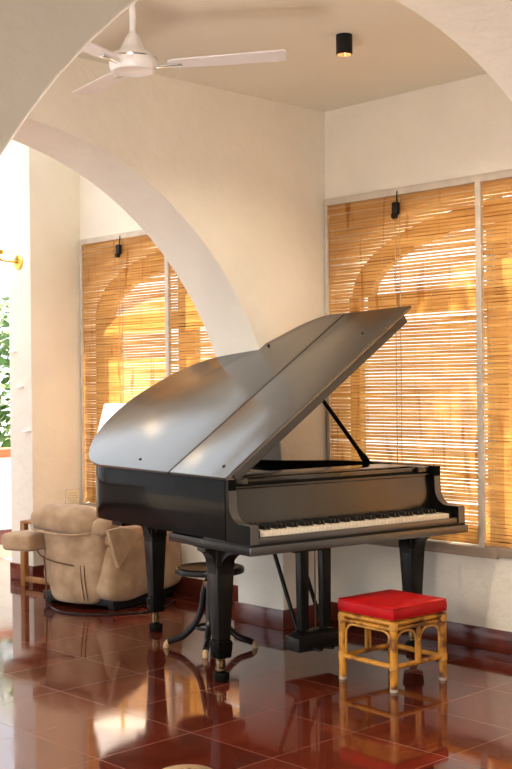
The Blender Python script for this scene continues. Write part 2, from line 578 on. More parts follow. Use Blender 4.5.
# blind frames: thin grey battens on the window wall
def blind_frame(name, ya, yb, ym):
    e = bpy.data.objects.new(name, None); col.objects.link(e); e['kind'] = 'structure'
    m = MB()
    m.box((-0.008, ya, 2.532), (0.02, yb, 2.574), 0.004)
    m.box((-0.006, yb - 0.024, 0.5), (0.02, yb, 2.54), 0.003)
    m.box((-0.006, ya, 0.5), (0.02, ya + 0.024, 2.54), 0.003)
    m.box((-0.009, ym - 0.019, 0.5), (0.02, ym + 0.019, 2.54), 0.003)
    m.build('frame_batten', FRAMEW, e)
    s_ = MB()
    s_.box((-0.013, ym - 0.10, 0.50), (0.02, yb, 0.555), 0.004)
    s_.box((-0.008, ya, 0.51), (0.02, ym + 0.02, 0.565), 0.004)
    s_.build('sill_batten', SILLW, e)
    return e
blind_frame('trim_1', -2.24, -0.012, -1.146)
blind_frame('trim_2', 0.42, FARY - 0.025, 1.504)

def blind(y0, y1, label, cord_y, pulley=True):
    root = thing('bamboo_blind', label, 'blind', (0.016, 0, 0), 0, 'bamboo blinds over the arched windows')
    rnd = random.Random(int(abs(y0) * 977))
    m = bmesh.new()
    pitch = 0.0192
    n = int((2.53 - 0.575) / pitch)
    segs = 12
    for i in range(n):
        zc = 2.522 - i * pitch
        hh = (0.0079 if rnd.random() > 0.07 else 0.0052) + rnd.uniform(-0.0006, 0.0010)
        tilt = rnd.uniform(-0.0025, 0.0025)
        xo = -0.0125 + rnd.uniform(-0.001, 0.001)
        prev = None
        ph = rnd.uniform(0, 6.28); am = rnd.uniform(0.0002, 0.0011)
        for k in range(segs + 1):
            f = k / segs
            y = y0 + (y1 - y0) * f
            z = zc + tilt * (f - 0.5) * 2 + am * math.sin(f * 9 + ph) + rnd.uniform(-0.0004, 0.0004)
            vs = [m.verts.new((xo - 0.0005, y, z - hh)), m.verts.new((xo - 0.0005, y, z + hh)),
                  m.verts.new((xo + 0.0005, y, z + hh)), m.verts.new((xo + 0.0005, y, z - hh))]
            if prev:
                for q in range(4):
                    m.faces.new((prev[q], prev[(q + 1) % 4], vs[(q + 1) % 4], vs[q]))
            else: m.faces.new(vs)
            prev = vs
        m.faces.new(prev[::-1])
    mb = MB(); mb.join(m)
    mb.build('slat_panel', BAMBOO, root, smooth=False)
    c = MB()
    k = 9
    for i in range(k):
        y = y0 + (y1 - y0) * (i + 0.5) / k
        c.box((-0.0160, y - 0.0005, 0.58), (-0.0148, y + 0.0005, 2.5))
    c.build('weft_cord', CORD, root, smooth=False)
    hc = MB()
    for q in (-0.012, 0.02):
        hc.tube([(-0.020, cord_y + q, 2.52), (-0.021, cord_y + q * 1.1, 1.6), (-0.021, cord_y + q, 0.75)], 0.0028, 6)
    hc.build('hoist_cord', CORD, root)
    if pulley:
        p = MB()
        p.box((-0.055, cord_y - 0.022, 2.415), (-0.022, cord_y + 0.022, 2.49), 0.01)
        p.lathe([(0, -0.012), (0.018, -0.012), (0.018, 0.012), (0, 0.012)], (-0.045, cord_y + 0.004, 2.41), 16, axis=(0, 1, 0))
        p.tube([(-0.030, cord_y, 2.48), (-0.026, cord_y, 2.555)], 0.004, 6)
        p.build('pulley', BLKPLASTIC, root)
    b = MB()
    b.box((-0.022, y0, 0.568), (-0.006, y1, 0.588), 0.003)
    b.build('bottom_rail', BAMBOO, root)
    return root
blind(-1.124, -0.038, 'bamboo blind behind the raised piano lid, black pulley at top', -0.588)
blind(-2.21, -1.168, 'bamboo blind cut by the right edge of the photo', -1.75)
blind(1.526, FARY - 0.052, 'bamboo blind seen through the arch with bright arched window and pulley', 2.03)
blind(0.448, 1.482, 'bamboo blind seen through the arch, partly hidden by the arch edge', 0.95)

# ------------------------------------------------------------------ outside
struct(MB().box((-9, 4.68, -0.15), (14, 14, -0.02)).build('ground', GROUND, smooth=False))
struct(MB().box((0.3, -9, -0.6), (14, 4.68, -0.45)).build('ground', GROUND, smooth=False))
p_ = thing('parapet_wall', 'low white veranda parapet with terracotta coping at far left', 'wall', (0.6, 4.6, 0))
MB().box((-3.6, 0, 0), (2.4, 0.18, 0.80), 0.005).build('wall_body', WHITEW, p_)
MB().box((-3.6, -0.03, 0.80), (2.4, 0.21, 0.88), 0.01).build('coping', BRICK, p_)
MB().box((-3.6, -0.015, 0.0), (2.4, 0, 0.13), 0.003).build('skirting', SKIRT, p_)

def shrub(x, y, h, r, label, seed):
    rt = thing('shrub', label, 'plant', (x, y, -0.02), 0, 'garden shrubs beyond the parapet')
    rnd = random.Random(seed)
    st = MB()
    for k in range(5):
        a = rnd.uniform(0, 6.28)
        st.tube([(0, 0, 0), (0.3 * r * math.cos(a), 0.3 * r * math.sin(a), h * 0.45), (0.6 * r * math.cos(a), 0.6 * r * math.sin(a), h * 0.8)], 0.03, 6, 0.01)
    st.build('stem', BARK, rt)
    m = bmesh.new()
    for k in range(900):
        u = rnd.uniform(-1, 1); a = rnd.uniform(0, 6.28); q = (1 - u * u) ** 0.5
        rr = rnd.uniform(0.55, 1.0)
        c = Vector((r * q * math.cos(a) * rr, r * q * math.sin(a) * rr, h * 0.58 + h * 0.42 * u * rr))
        d = Vector((rnd.gauss(0, 1), rnd.gauss(0, 1), rnd.gauss(0, 0.6))).normalized()
        s2 = d.orthogonal().normalized() * 0.045
        L_ = 0.11
        vs = [m.verts.new(c - d * L_), m.verts.new(c + s2), m.verts.new(c + d * L_), m.verts.new(c - s2)]
        m.faces.new(vs)
    mb = MB(); mb.join(m)
    mb.build('foliage', LEAF, rt, smooth=False)
    return rt
shrub(0.5, 6.2, 2.1, 0.8, 'leafy green shrub glimpsed past the white pier', 3)
shrub(2.6, 7.4, 2.6, 0.9, 'taller garden shrub behind the white pier', 5)
def tree(x, y, z, r, label, seed):
    rt = thing('added_shade_tree', label, 'tree', (x, y, -0.45))
    rnd = random.Random(seed)
    MB().tube(spline([(0, 0, 0), (0.08, 0.05, 1.5), (0.0, 0.0, z - 0.4), (0.1, 0, z + 0.6)], 6), 0.10, 8, 0.04).build('trunk', BARK, rt)
    m = bmesh.new()
    for k in range(3000):
        d = Vector((rnd.gauss(0, 1), rnd.gauss(0, 1), rnd.gauss(0, 1))).normalized() * r * rnd.uniform(0.25, 1) 
        c = Vector((d.x, d.y, d.z * 0.8 + z))
        q = Vector((rnd.gauss(0, 1), rnd.gauss(0, 1), rnd.gauss(0, 0.6))).normalized()
        s2 = q.orthogonal().normalized() * 0.055
        vs = [m.verts.new(c - q * 0.13), m.verts.new(c + s2), m.verts.new(c + q * 0.13), m.verts.new(c - s2)]
        m.faces.new(vs)
    mb = MB(); mb.join(m); mb.build('crown', LEAF, rt, smooth=False)
tree(-2.9, 6.2, 4.0, 1.7, 'added tree out of view, screening the white pier from the sky', 22)  # tree added to block part of the sky lighting the pier
tree(2.7, 0.62, 5.2, 1.38, 'added tall tree out of view, shading the bamboo blind behind the piano lid', 21)  # tree added to keep some sun off the near blinds
pl_ = thing('garden_column', 'terracotta coloured garden column above the shrubs at far left', 'column', (0.95, 8.4, -0.02))
MB().box((-0.5, -0.3, 0), (0.5, 0.3, 3.0), 0.01).build('shaft', BRICK, pl_)
MB().box((-0.56, -0.36, 3.0), (0.56, 0.36, 3.12), 0.01).build('capital', WHITEW, pl_)

# ------------------------------------------------------------------ pier fittings: sconce, ledges, notice
PX = -0.435
s_ = thing('wall_sconce', 'brass wall sconce with lit globe on the white pier', 'lamp', (PX, 2.72, 2.39))
MB().lathe([(0, 0), (0.055, 0), (0.055, 0.012), (0.045, 0.018), (0, 0.018)], (0, 0, 0), 24, axis=(-1, 0, 0)).build('backplate', BRASS, s_)
MB().tube(spline([(0, 0, 0), (-0.08, 0, 0), (-0.15, 0, 0.005), (-0.17, 0, 0.03), (-0.17, 0, 0.06)], 6), 0.008, 10).build('arm', BRASS, s_)
MB().lathe([(0, 0.05), (0.03, 0.05), (0.035, 0.08), (0.02, 0.085), (0, 0.085)], (-0.17, 0, 0), 20).build('cup', BRASS, s_)
MB().lathe([(0.0, 0.08)] + [(0.055 * math.sin(PI * k / 14), 0.135 - 0.055 * math.cos(PI * k / 14)) for k in range(1, 14)] + [(0, 0.19)], (-0.17, 0, 0), 24).build('globe', GLOBE, s_)
light('sconce_bulb', 'POINT', (PX - 0.17, 2.72, 2.39 + 0.135), 1.5, (1.0, 0.75, 0.45), shadow_soft_size=0.056, specular_factor=0.0)
LEDGE_LABEL = ['upper ledge peg on the white pier', 'middle ledge peg on the white pier', 'lower ledge peg nearest the pier corner']
for k, (yy, zz) in enumerate([(2.80, 1.715), (2.71, 1.45), (2.625, 1.12)]):
    o = thing('ledge_peg', LEDGE_LABEL[k], 'peg', (PX, yy, zz), 0, 'small pegs stepping down the white pier')
    MB().box((-0.03, -0.04, -0.006), (0, 0.04, 0.006), 0.003).build('ledge', WHITEW, o)
n_ = thing('notice', 'small framed notice with faint lines on the far beige wall', 'notice', (-0.085, FARY, 0.50))
MB().box((-0.066, -0.012, 0.0), (0.066, 0, 0.17), 0.003).build('frame', FRAMEW, n_)
MB().box((-0.059, -0.0135, 0.007), (0.059, -0.011, 0.163)).build('sheet', PAPER, n_, smooth=False)
ik = MB()
for k in range(7):
    wd = 0.05 if k % 3 else 0.035
    ik.box((-wd, -0.0145, 0.135 - k * 0.019), (wd * (0.95 - 0.12 * (k % 2)), -0.0135, 0.138 - k * 0.019))
ik.build('printed_lines', INK, n_, smooth=False)

s2_ = thing('wall_sconce', 'added unseen brass sconce giving fill light from the left jamb of the front arch', 'lamp', (-4.185, -2.45, 1.15))  # sconce added out of view to light the arch underside and walls
for ch in list(s_.children):
    c = ch.copy(); col.objects.link(c); c.parent = s2_
    c.rotation_euler = (0, 0, PI)
light('sconce_bulb', 'POINT', (-4.185 + 0.17, -2.45, 1.15 + 0.135), 46.0, (1.0, 0.90, 0.80), shadow_soft_size=0.3)

# ------------------------------------------------------------------ ceiling fittings
fan = thing('ceiling_fan', 'white three-blade ceiling fan hanging in the bay', 'ceiling fan', (-2.322, -1.107, 2.764))
MB().tube([(0, 0, 0.08), (0, 0, H - 2.764 - 0.02)], 0.013, 12).build('down_rod', FANWHITE, fan)
MB().lathe([(0, 0.350), (0.055, 0.350), (0.05, 0.316), (0.02, 0.276), (0.014, 0.276)], (0, 0, 0), 24).build('ceiling_cup', FANWHITE, fan)
MB().lathe([(0.016, 0.125), (0.022, 0.12), (0.034, 0.095), (0.050, 0.06), (0.058, 0.043), (0, 0.045)], (0, 0, 0), 24).build('canopy', FANWHITE, fan)
MB().lathe([(0, -0.030), (0.072, -0.030), (0.078, -0.034), (0.086, -0.032), (0.096, -0.018), (0.099, 0.0), (0.098, 0.018), (0.088, 0.036), (0.05, 0.045), (0, 0.045)], (0, 0, 0), 40).build('motor_housing', FANWHITE, fan)
MB().lathe([(0.0990, 0.022), (0.1010, 0.018), (0.0990, 0.014)], (0, 0, 0), 40).build('trim_ring', CHROME, fan)
for k in range(3):
    th = R_(-3 + 120 * k)
    d = RT * math.cos(th) + FW * math.sin(th)
    ang = math.atan2(d.y, d.x)
    rotm = Matrix.Rotation(ang, 4, 'Z') @ Matrix.Translation((0, 0, -0.018)) @ Matrix.Rotation(R_(-3.0), 4, 'Y') @ Matrix.Rotation(R_(-4), 4, 'X')
    br = MB()
    br.box((0.085, -0.017, -0.006), (0.20, 0.017, 0.002), 0.003)
    bmesh.ops.transform(br.bm, matrix=rotm, verts=br.bm.verts)
    bl = MB()
    out = [(0.145, -0.040), (0.17, -0.052), (0.615, -0.062), (0.625, -0.052), (0.625, 0.05), (0.615, 0.060), (0.17, 0.05), (0.145, 0.038)]
    bl.prism(out, lambda p: (p[0], p[1], 0.002), lambda p: (p[0], p[1], 0.007))
    bmesh.ops.transform(bl.bm, matrix=rotm, verts=bl.bm.verts)
    b = bl.build('blade', FANBLADE, fan)
    br.build('blade_bracket', CHROME, b)

sp_ = thing('ceiling_spotlight', 'small black cylinder spotlight on the ceiling', 'ceiling light', (-1.083, -1.153, H))
MB().lathe([(0.0, 0), (0.039, 0), (0.039, -0.092), (0.034, -0.094), (0.030, -0.085), (0.030, -0.03), (0, -0.03)], (0, 0, 0), 28).build('can', BLKPLASTIC, sp_)
MB().lathe([(0.0335, -0.0945), (0.0295, -0.088), (0.020, -0.055), (0.0, -0.05)], (0, 0, 0), 28).build('reflector', COPPER, sp_)

light('spot_lamp', 'SPOT', (-1.083, -1.153, H - 0.098), 20.0, (1.0, 0.82, 0.62), shadow_soft_size=0.03, spot_size=R_(150), spot_blend=0.6)
sp2 = thing('ceiling_spotlight', 'added unseen spotlight warming the bay from behind the front arch', 'ceiling light', (-3.55, -1.153, H))  # lamp added out of view for warm light in the bay
for ch in list(sp_.children):
    c = ch.copy(); col.objects.link(c); c.parent = sp2
light('spot_lamp', 'SPOT', (-3.55, -1.153, H - 0.098), 60.0, (1.0, 0.82, 0.62), shadow_soft_size=0.03, spot_size=R_(150), spot_blend=0.6)
sp3 = thing('ceiling_spotlight', 'added unseen spotlight for warm fill on the camera side of the front arch', 'ceiling light', (-3.0, -4.7, H))  # lamp added out of view to warm the front arch face
for ch in list(sp_.children):
    c = ch.copy(); col.objects.link(c); c.parent = sp3
light('spot_lamp', 'SPOT', (-3.0, -4.7, H - 0.098), 15.0, (1.0, 0.80, 0.58), shadow_soft_size=0.03, spot_size=R_(160), spot_blend=0.6)

# ------------------------------------------------------------------ grand piano
PU0 = (-1.585, -0.994, 0)
PYAW = -0.150
PW = 1.371
ZB, ZA, ZC, ZT = 0.662, 0.80, 0.708, 1.003
LEN = 1.92
piano = thing('grand_piano', 'black grand piano with raised lid standing on the red tiles', 'piano', PU0, PYAW)
curve2 = spline([(1.355, 0.60), (1.345, 0.78), (1.27, 0.95), (1.12, 1.08), (1.025, 1.19), (0.985, 1.33), (0.945, 1.52), (0.87, 1.70), (0.74, 1.845), (0.55, 1.915),
                 (0.37, 1.895), (0.20, 1.80), (0.08, 1.665), (0.015, 1.52), (0.0, 1.38)], 8)
def outline(off, vf):
    """plan of the case, inset by off, starting at front left running counter-clockwise seen from above (right, back, left)"""
    base = [Vector((0, vf)), Vector((PW, vf)), Vector((PW, 0.45)), Vector((1.368, 0.56))] + [Vector((p[0], p[1])) for p in curve2[4:]]
    n = len(base)
    res = []
    for i in range(n):
        p0, p1, p2 = base[i - 1], base[i], base[(i + 1) % n]
        d1 = (p1 - p0).normalized(); d2 = (p2 - p1).normalized()
        n1 = Vector((-d1.y, d1.x)); n2 = Vector((-d2.y, d2.x))
        b = (n1 + n2); b = b / max(0.4, b.length_squared) * 2
        res.append(p1 + b * off)
    return res
def rim():
    T = 0.045
    m = MB()
    # bent rim, open at the front
    O = outline(0, 0.20)[1:] + [Vector((0, 0.20))]
    I = outline(T, 0.20)[1:] + [Vector((T, 0.20))]
    I[0] = Vector((PW - T, 0.20))
    t = bmesh.new()
    V = []
    for o, i in zip(O, I):
        V.append([t.verts.new((o.x, o.y, ZC)), t.verts.new((o.x, o.y, ZT)), t.verts.new((i.x, i.y, ZT)), t.verts.new((i.x, i.y, ZC))])
    for a, b in zip(V, V[1:]):
        for k in range(4):
            t.faces.new((a[k], a[(k + 1) % 4], b[(k + 1) % 4], b[k]))
    t.faces.new(V[0]); t.faces.new(V[-1][::-1])
    bmesh.ops.recalc_face_normals(t, faces=t.faces)
    es = [e for e in t.edges if len(e.link_faces) == 2 and e.calc_face_angle(0) > 1.2 and e.calc_length() < 2 and abs(e.verts[0].co.z - e.verts[1].co.z) < 1e-5]
    bmesh.ops.bevel(t, geom=es, offset=0.003, segments=2, affect='EDGES', profile=0.5)
    m.join(t)
    # arms (cheeks) with the concave sweep
    prof = [(0.0, ZC), (0.0, ZA - 0.006), (0.006, ZA)] + [(0.085 + 0.09 * math.sin(PI / 2 * k / 10) , ZA + 0.09 * (1 - math.cos(PI / 2 * k / 10))) for k in range(11)] + \
           [(0.178, 0.95), (0.178, ZT), (0.21, ZT), (0.21, ZC)]
    for u0, u1 in ((0, T), (PW - T, PW)):
        m.prism(prof, lambda p: (u0, p[0], p[1]), lambda p: (u1, p[0], p[1]))
    o = m.build('case_rim', LACQ, piano, angle=30)
    face = [(-0.002, ZC)] + [(-0.002, ZA - 0.004), (0.004, ZA + 0.002)] + prof[3:15]
    for u0, u1 in ((0.0005, T - 0.0005), (PW - T + 0.0005, PW - 0.0005)):
        a = MB()
        for (va, za), (vb, zb) in zip(face, face[1:]):
            dv, dz = vb - va, zb - za
            l = math.hypot(dv, dz); nv, nz = dz / l * 0.004, -dv / l * 0.004
            a.prism([(va, za), (vb, zb), (vb + nv, zb + nz), (va + nv, za + nz)], lambda p: (u0, p[0] - 0.0008, p[1]), lambda p: (u1, p[0] - 0.0008, p[1]))
        a.build('lit_arm_overlay', EDGEMAT, piano)  # thin overlay added so the arm fronts read as lit
    return o
rim()
# underside
m = MB()
m.prism(outline(0.03, 0.25), lambda p: (p.x, p.y, ZC + 0.012), lambda p: (p.x, p.y, ZC + 0.05))
m.build('bottom_board', SATIN, piano)
m = MB()
m.box((0.10, 1.40, ZC - 0.045), (0.95, 1.52, ZC + 0.015), 0.004)
m.build('support_beam', SATIN, piano)
m = MB()
m.prism(outline(0.046, 0.30), lambda p: (p.x, p.y, 0.885), lambda p: (p.x, p.y, 0.90))
m.build('soundboard', SOUND, piano)
m = MB()
m.prism(outline(0.075, 0.50), lambda p: (p.x, p.y, 0.91), lambda p: (p.x, p.y, 0.925))
for k in range(5):
    u = 0.2 + k * 0.22
    m.box((u - 0.015, 0.5, 0.92), (u + 0.015, 1.05 if k > 3 else 1.25, 0.955), 0.005)
m.build('iron_plate', IRON, piano)
# key bed with moulded edge
m = MB()
m.box((-0.010, -0.010, ZB), (PW + 0.010, 0.713, ZC - 0.004), 0.004)
m.box((0.0, -0.004, ZC - 0.01), (PW, 0.4, ZC + 0.005))
m.build('key_bed', SATIN, piano)
MB().box((-0.011, -0.015, ZB + 0.002), (PW + 0.011, -0.008, ZC - 0.005), 0.002).build('key_bed_moulding', EDGEMAT, piano)
# key slip, key blocks
MB().box((0.045, 0.004, ZC), (PW - 0.045, 0.030, 0.742), 0.004).build('key_slip', EDGEMAT, piano)
for u0, u1 in ((0.045, 0.076), (PW - 0.076, PW - 0.045)):
    MB().box((u0, 0.028, ZC), (u1, 0.19, 0.775), 0.006).build('key_block', LACQ, piano)
# keys
KU0, KU1 = 0.078, PW - 0.078
kw = (KU1 - KU0) / 52
kb = MB(); kb.box((-kw / 2 + 0.0006, 0.034, 0.738), (kw / 2 - 0.0006, 0.200, 0.763), 0.0012, seg=1)
key0 = kb.build('white_key', IVORY, piano)
bb = MB(); bb.taper((0, 0.140, 0.760), (0.0060, 0.056), (0, 0.1425, 0.784), (0.0048, 0.0535), 0.0012)
bkey0 = bb.build('black_key', EBONY, piano)
for i in range(52):
    k = key0 if i == 0 else key0.copy()
    k.location = (KU0 + kw * (i + 0.5), 0, 0)
    if i: col.objects.link(k)
first = True
for i in range(51):
    if 'ABCDEFG'[i % 7] in 'ACDFG':
        k = bkey0 if first else bkey0.copy()
        k.location = (KU0 + kw * (i + 1), 0, 0)
        if not first: col.objects.link(k)
        first = False
MB().box((0.05, 0.196, 0.762), (PW - 0.05, 0.204, 0.772)).build('name_felt', FELT, piano, smooth=False)
# fallboard, leaning back, with a rounded foot
fb = [(0.198, 0.768), (0.198, 0.782), (0.202, 0.82), (0.214, 0.935), (0.216, 0.950), (0.236, 0.950), (0.236, 0.768)]
MB().prism(fb, lambda p: (0.047, p[0], p[1]), lambda p: (PW - 0.047, p[0], p[1])).build('fallboard', LACQBOARD, piano)
MB().box((0.046, 0.196, 0.953), (PW - 0.046, 0.255, 0.966), 0.004).build('fallboard_hinge_rail', LACQBOARD, piano)
MB().box((0.046, 0.235, 0.78), (PW - 0.046, 0.26, 0.975)).build('shelf_support', SATIN, piano)
# music shelf with side blocks and folded desk
MB().box((0.135, 0.222, 0.975), (PW - 0.135, 0.50, 0.996), 0.004).build('music_shelf', LACQDESK, piano)
for u0, u1 in ((0.048, 0.135), (PW - 0.135, PW - 0.048)):
    MB().box((u0, 0.205, 0.970), (u1, 0.50, 1.001), 0.006).build('shelf_block', LACQBOARD, piano)
MB().box((0.15, 0.255, 0.997), (PW - 0.15, 0.485, 1.006), 0.003).build('music_desk', LACQDESK, piano)

# lid: two leaves in one tilted plane
LA = R_(35.5)
LROT = Matrix.Translation((0, 0, ZT + 0.006)) @ Matrix.Rotation(-LA, 4, 'Y')
def lid_leaf(name, pts, z0=0.0, z1=0.019):
    m = MB()
    m.prism(pts, lambda p: (p[0], p[1], z0), lambda p: (p[0], p[1], z1), 0.004)
    bmesh.ops.transform(m.bm, matrix=LROT, verts=m.bm.verts)
    return m.build(name, LACQLID, piano, angle=30)
SEAM = 0.685
back = spline([(1.415, 0.72), (1.405, 0.86), (1.33, 0.99), (1.19, 1.11), (1.10, 1.20), (1.055, 1.36), (1.005, 1.58), (0.90, 1.76), (0.76, 1.87), (0.57, 1.945),
               (0.38, 1.93), (0.215, 1.845), (0.09, 1.72), (0.012, 1.58), (-0.018, 1.42)], 8)
main_pts = [(-0.018, SEAM + 0.002), (1.415, SEAM + 0.002)] + [(p[0], p[1]) for p in back]
main_lid = lid_leaf('main_lid', main_pts)
flap = lid_leaf('front_lid_flap', [(-0.018, 0.165), (1.435, 0.165), (1.415, SEAM - 0.010), (-0.018, SEAM - 0.010)])
lip = MB()
lip.box((0.03, 0.168, -0.042), (1.37, 0.188, 0.001), 0.003)
lip.box((0.05, 0.190, -0.020), (1.36, 0.215, 0.001), 0.004)
bmesh.ops.transform(lip.bm, matrix=LROT, verts=lip.bm.verts)
lip.build('front_lip', LIPMAT, flap)
for (u, v), par in (((0.056, 1.07), main_lid), ((0.06, 0.27), flap), ((1.12, 1.09), main_lid), ((1.19, 0.32), flap)):
    b = MB(); b.lathe([(0, 0.019), (0.008, 0.019), (0.008, 0.023), (0.005, 0.025), (0, 0.025)], (u, v, 0), 12)
    bmesh.ops.transform(b.bm, matrix=LROT, verts=b.bm.verts)
    b.build('bumper', BLKPLASTIC, par)
for v in (0.36, 0.60, 0.95, 1.35):
    MB().tube([(-0.012, v - 0.05, ZT + 0.004), (-0.012, v + 0.05, ZT + 0.004)], 0.006, 8).build('hinge', OLDBRASS, piano)
# prop stick
PB = Vector((1.318, 0.70, 0.985))
Ltop, vtop = 0.93, 0.62
PT = LROT @ Vector((Ltop, vtop, 0.0))
mm = MB()
mm.tube([PB, PB + (PT - PB) * 0.08, PB + (PT - PB) * 0.16, PT], 0.02, 10, radii=[0.018, 0.020, 0.0125, 0.0105])
mm.build('prop_stick', LACQ, piano)

# legs
def leg(u, v, name='leg'):
    m = MB()
    m.taper((u, v, 0.205), 0.034, (u, v, 0.56), 0.050, 0.003)
    m.taper((u, v, 0.56), 0.052, (u, v, ZB + 0.002), 0.052, 0.002)
    # concave brackets along both axes
    n = 8
    z0, z1 = 0.53, ZB
    def br(ext):
        c = [(0.05, z0)] + [(0.05 + ext * (1 - math.cos(PI / 2 * k / n)), z0 + (z1 - 0.018 - z0) * math.sin(PI / 2 * k / n)) for k in range(1, n + 1)] + [(0.05 + ext, z1), (0.0, z1), (0.0, z0)]
        return c
    for s in (-1, 1):
        e = 0.14
        m.prism(br(e), lambda p: (u - 0.036, v + s * p[0], p[1]), lambda p: (u + 0.036, v + s * p[0], p[1]))
        e2 = 0.06
        m.prism(br(e2), lambda p: (u + s * p[0], v - 0.036, p[1]), lambda p: (u + s * p[0], v + 0.036, p[1]))
    o = m.build(name, SATIN, piano)
    cf = MB()
    cf.taper((u, v, 0.115), 0.037, (u, v, 0.19), 0.043, 0.004)
    cf.taper((u, v, 0.19), 0.043, (u, v, 0.205), 0.034, 0.003)
    cf.build('cuff', LACQ, o)
    ca = MB()
    ca.lathe([(0, 0.118), (0.022, 0.118), (0.022, 0.108), (0.013, 0.10), (0.013, 0.07), (0.024, 0.062), (0.024, 0.055), (0, 0.055)], (u, v, 0), 20)
    for s in (-1, 1): ca.box((u + s * 0.018 - 0.003, v - 0.012, 0.045), (u + s * 0.018 + 0.003, v + 0.012, 0.10), 0.002)
    ca.build('caster', OLDBRASS, o)
    w_ = MB()
    w_.lathe([(0, 0.0), (0.036, 0.0), (0.040, 0.010), (0.040, 0.034), (0.036, 0.044), (0.026, 0.046), (0.024, 0.034), (0, 0.032)], (u, v, 0), 24)
    w_.build('caster_cup', LACQ, o)
    return o
leg(0.092, 0.394)
leg(PW - 0.075, 0.325)
o = leg(0.44, 1.62)
m = MB(); m.box((0.30, 1.50, ZB), (0.58, 1.74, ZC + 0.014), 0.004); m.build('leg_plate', SATIN, piano)

# pedal lyre
LU, LV = 0.678, 0.405
lt = MB(); lt.box((LU - 0.25, LV - 0.10, 0.632), (LU + 0.20, LV + 0.12, ZB), 0.004); lt.box((LU - 0.19, LV - 0.05, 0.606), (LU + 0.17, LV + 0.05, 0.634), 0.004)
lyre = lt.build('lyre_top', SATIN, piano)
for s in (-1, 1):
    m = MB(); m.taper((LU + s * 0.073, LV, 0.18), (0.024, 0.022), (LU + s * 0.073, LV, 0.61), (0.027, 0.024), 0.003)
    m.build('lyre_post', SATIN, lyre)
m = MB(); m.box((LU - 0.135, LV - 0.016, 0.585), (LU + 0.06, LV + 0.016, 0.604), 0.003); m.build('lyre_crossbar', SATIN, lyre)
m = MB()
m.box((LU - 0.145, LV - 0.062, 0.082), (LU + 0.145, LV + 0.062, 0.152), 0.004)
m.taper((LU, LV, 0.150), (0.135, 0.056), (LU, LV, 0.176), (0.108, 0.036), 0.003)
m.build('pedal_box', SATIN, lyre)
for s in (-1, 1):
    m = MB(); m.tube([(LU + s * 0.07 + 0.012 + 0.012 * s, LV + 0.045, 0.16), (LU + s * 0.07 + 0.012 + 0.012 * s, LV + 0.33, 0.715)], 0.011, 8); m.build('lyre_brace', SATIN, lyre)
m = MB(); m.tube([(LU + 0.01, LV, 0.17), (LU + 0.01, LV, 0.61)], 0.0035, 8)
m.build('pedal_rod', OLDBRASS, lyre)
for k in (-1, 0, 1):
    m = MB()
    m.box((LU + k * 0.075 - 0.015, LV - 0.135, 0.100), (LU + k * 0.075 + 0.015, LV - 0.055, 0.112), 0.004)
    m.lathe([(0, 0), (0.020, 0), (0.020, 0.010), (0, 0.012)], (LU + k * 0.075, LV - 0.135, 0.100), 16)
    m.build('pedal', SATIN, lyre)

# ------------------------------------------------------------------ bentwood piano stool
st = thing('piano_stool', 'round black bentwood stool under the piano', 'stool', (-0.985, -0.03, 0), R_(10))
MB().lathe([(0, 0.415), (0.165, 0.415), (0.182, 0.42), (0.188, 0.432), (0.182, 0.445), (0.165, 0.449), (0.15, 0.443), (0, 0.443)], (0, 0, 0), 40).build('seat', SEATWOOD, st)
MB().lathe([(0.176, 0.414), (0.191, 0.418), (0.193, 0.432), (0.19, 0.444), (0.180, 0.447)], (0, 0, 0), 40).build('seat_rim', BENT, st)
MB().lathe([(0, 0.14), (0.016, 0.14), (0.02, 0.2), (0.014, 0.22), (0.014, 0.34), (0.024, 0.36), (0.026, 0.40), (0.05, 0.415), (0, 0.415)], (0, 0, 0), 20).build('spindle', BENT, st)
MB().lathe([(0.03, 0.33), (0.036, 0.345), (0.036, 0.37), (0.02, 0.39), (0.012, 0.39), (0.012, 0.33)], (0, 0, 0), 20).build('collar', OLDBRASS, st)
for k in range(4):
    a = R_(212 + 90 * k)
    d = Vector((math.cos(a), math.sin(a), 0))
    pts = spline([d * 0.02 + UP * 0.365, d * 0.035 + UP * 0.30, d * 0.05 + UP * 0.21, d * 0.085 + UP * 0.13, d * 0.15 + UP * 0.065, d * 0.205 + UP * 0.042, d * 0.235 + UP * 0.032], 6)
    lg = MB(); lg.tube(pts, 0.018, 10); lo = lg.build('leg', BENT, st)
    MB().tube([d * 0.233 + UP * 0.034, d * 0.246 + UP * 0.018, d * 0.248], 0.016, 10).build('foot', BENTTIP, lo)
MB().tube([(0.078 * math.cos(2 * PI * k / 28), 0.078 * math.sin(2 * PI * k / 28), 0.115) for k in range(28)], 0.009, 8, closed=True).build('leg_ring', BENT, st)

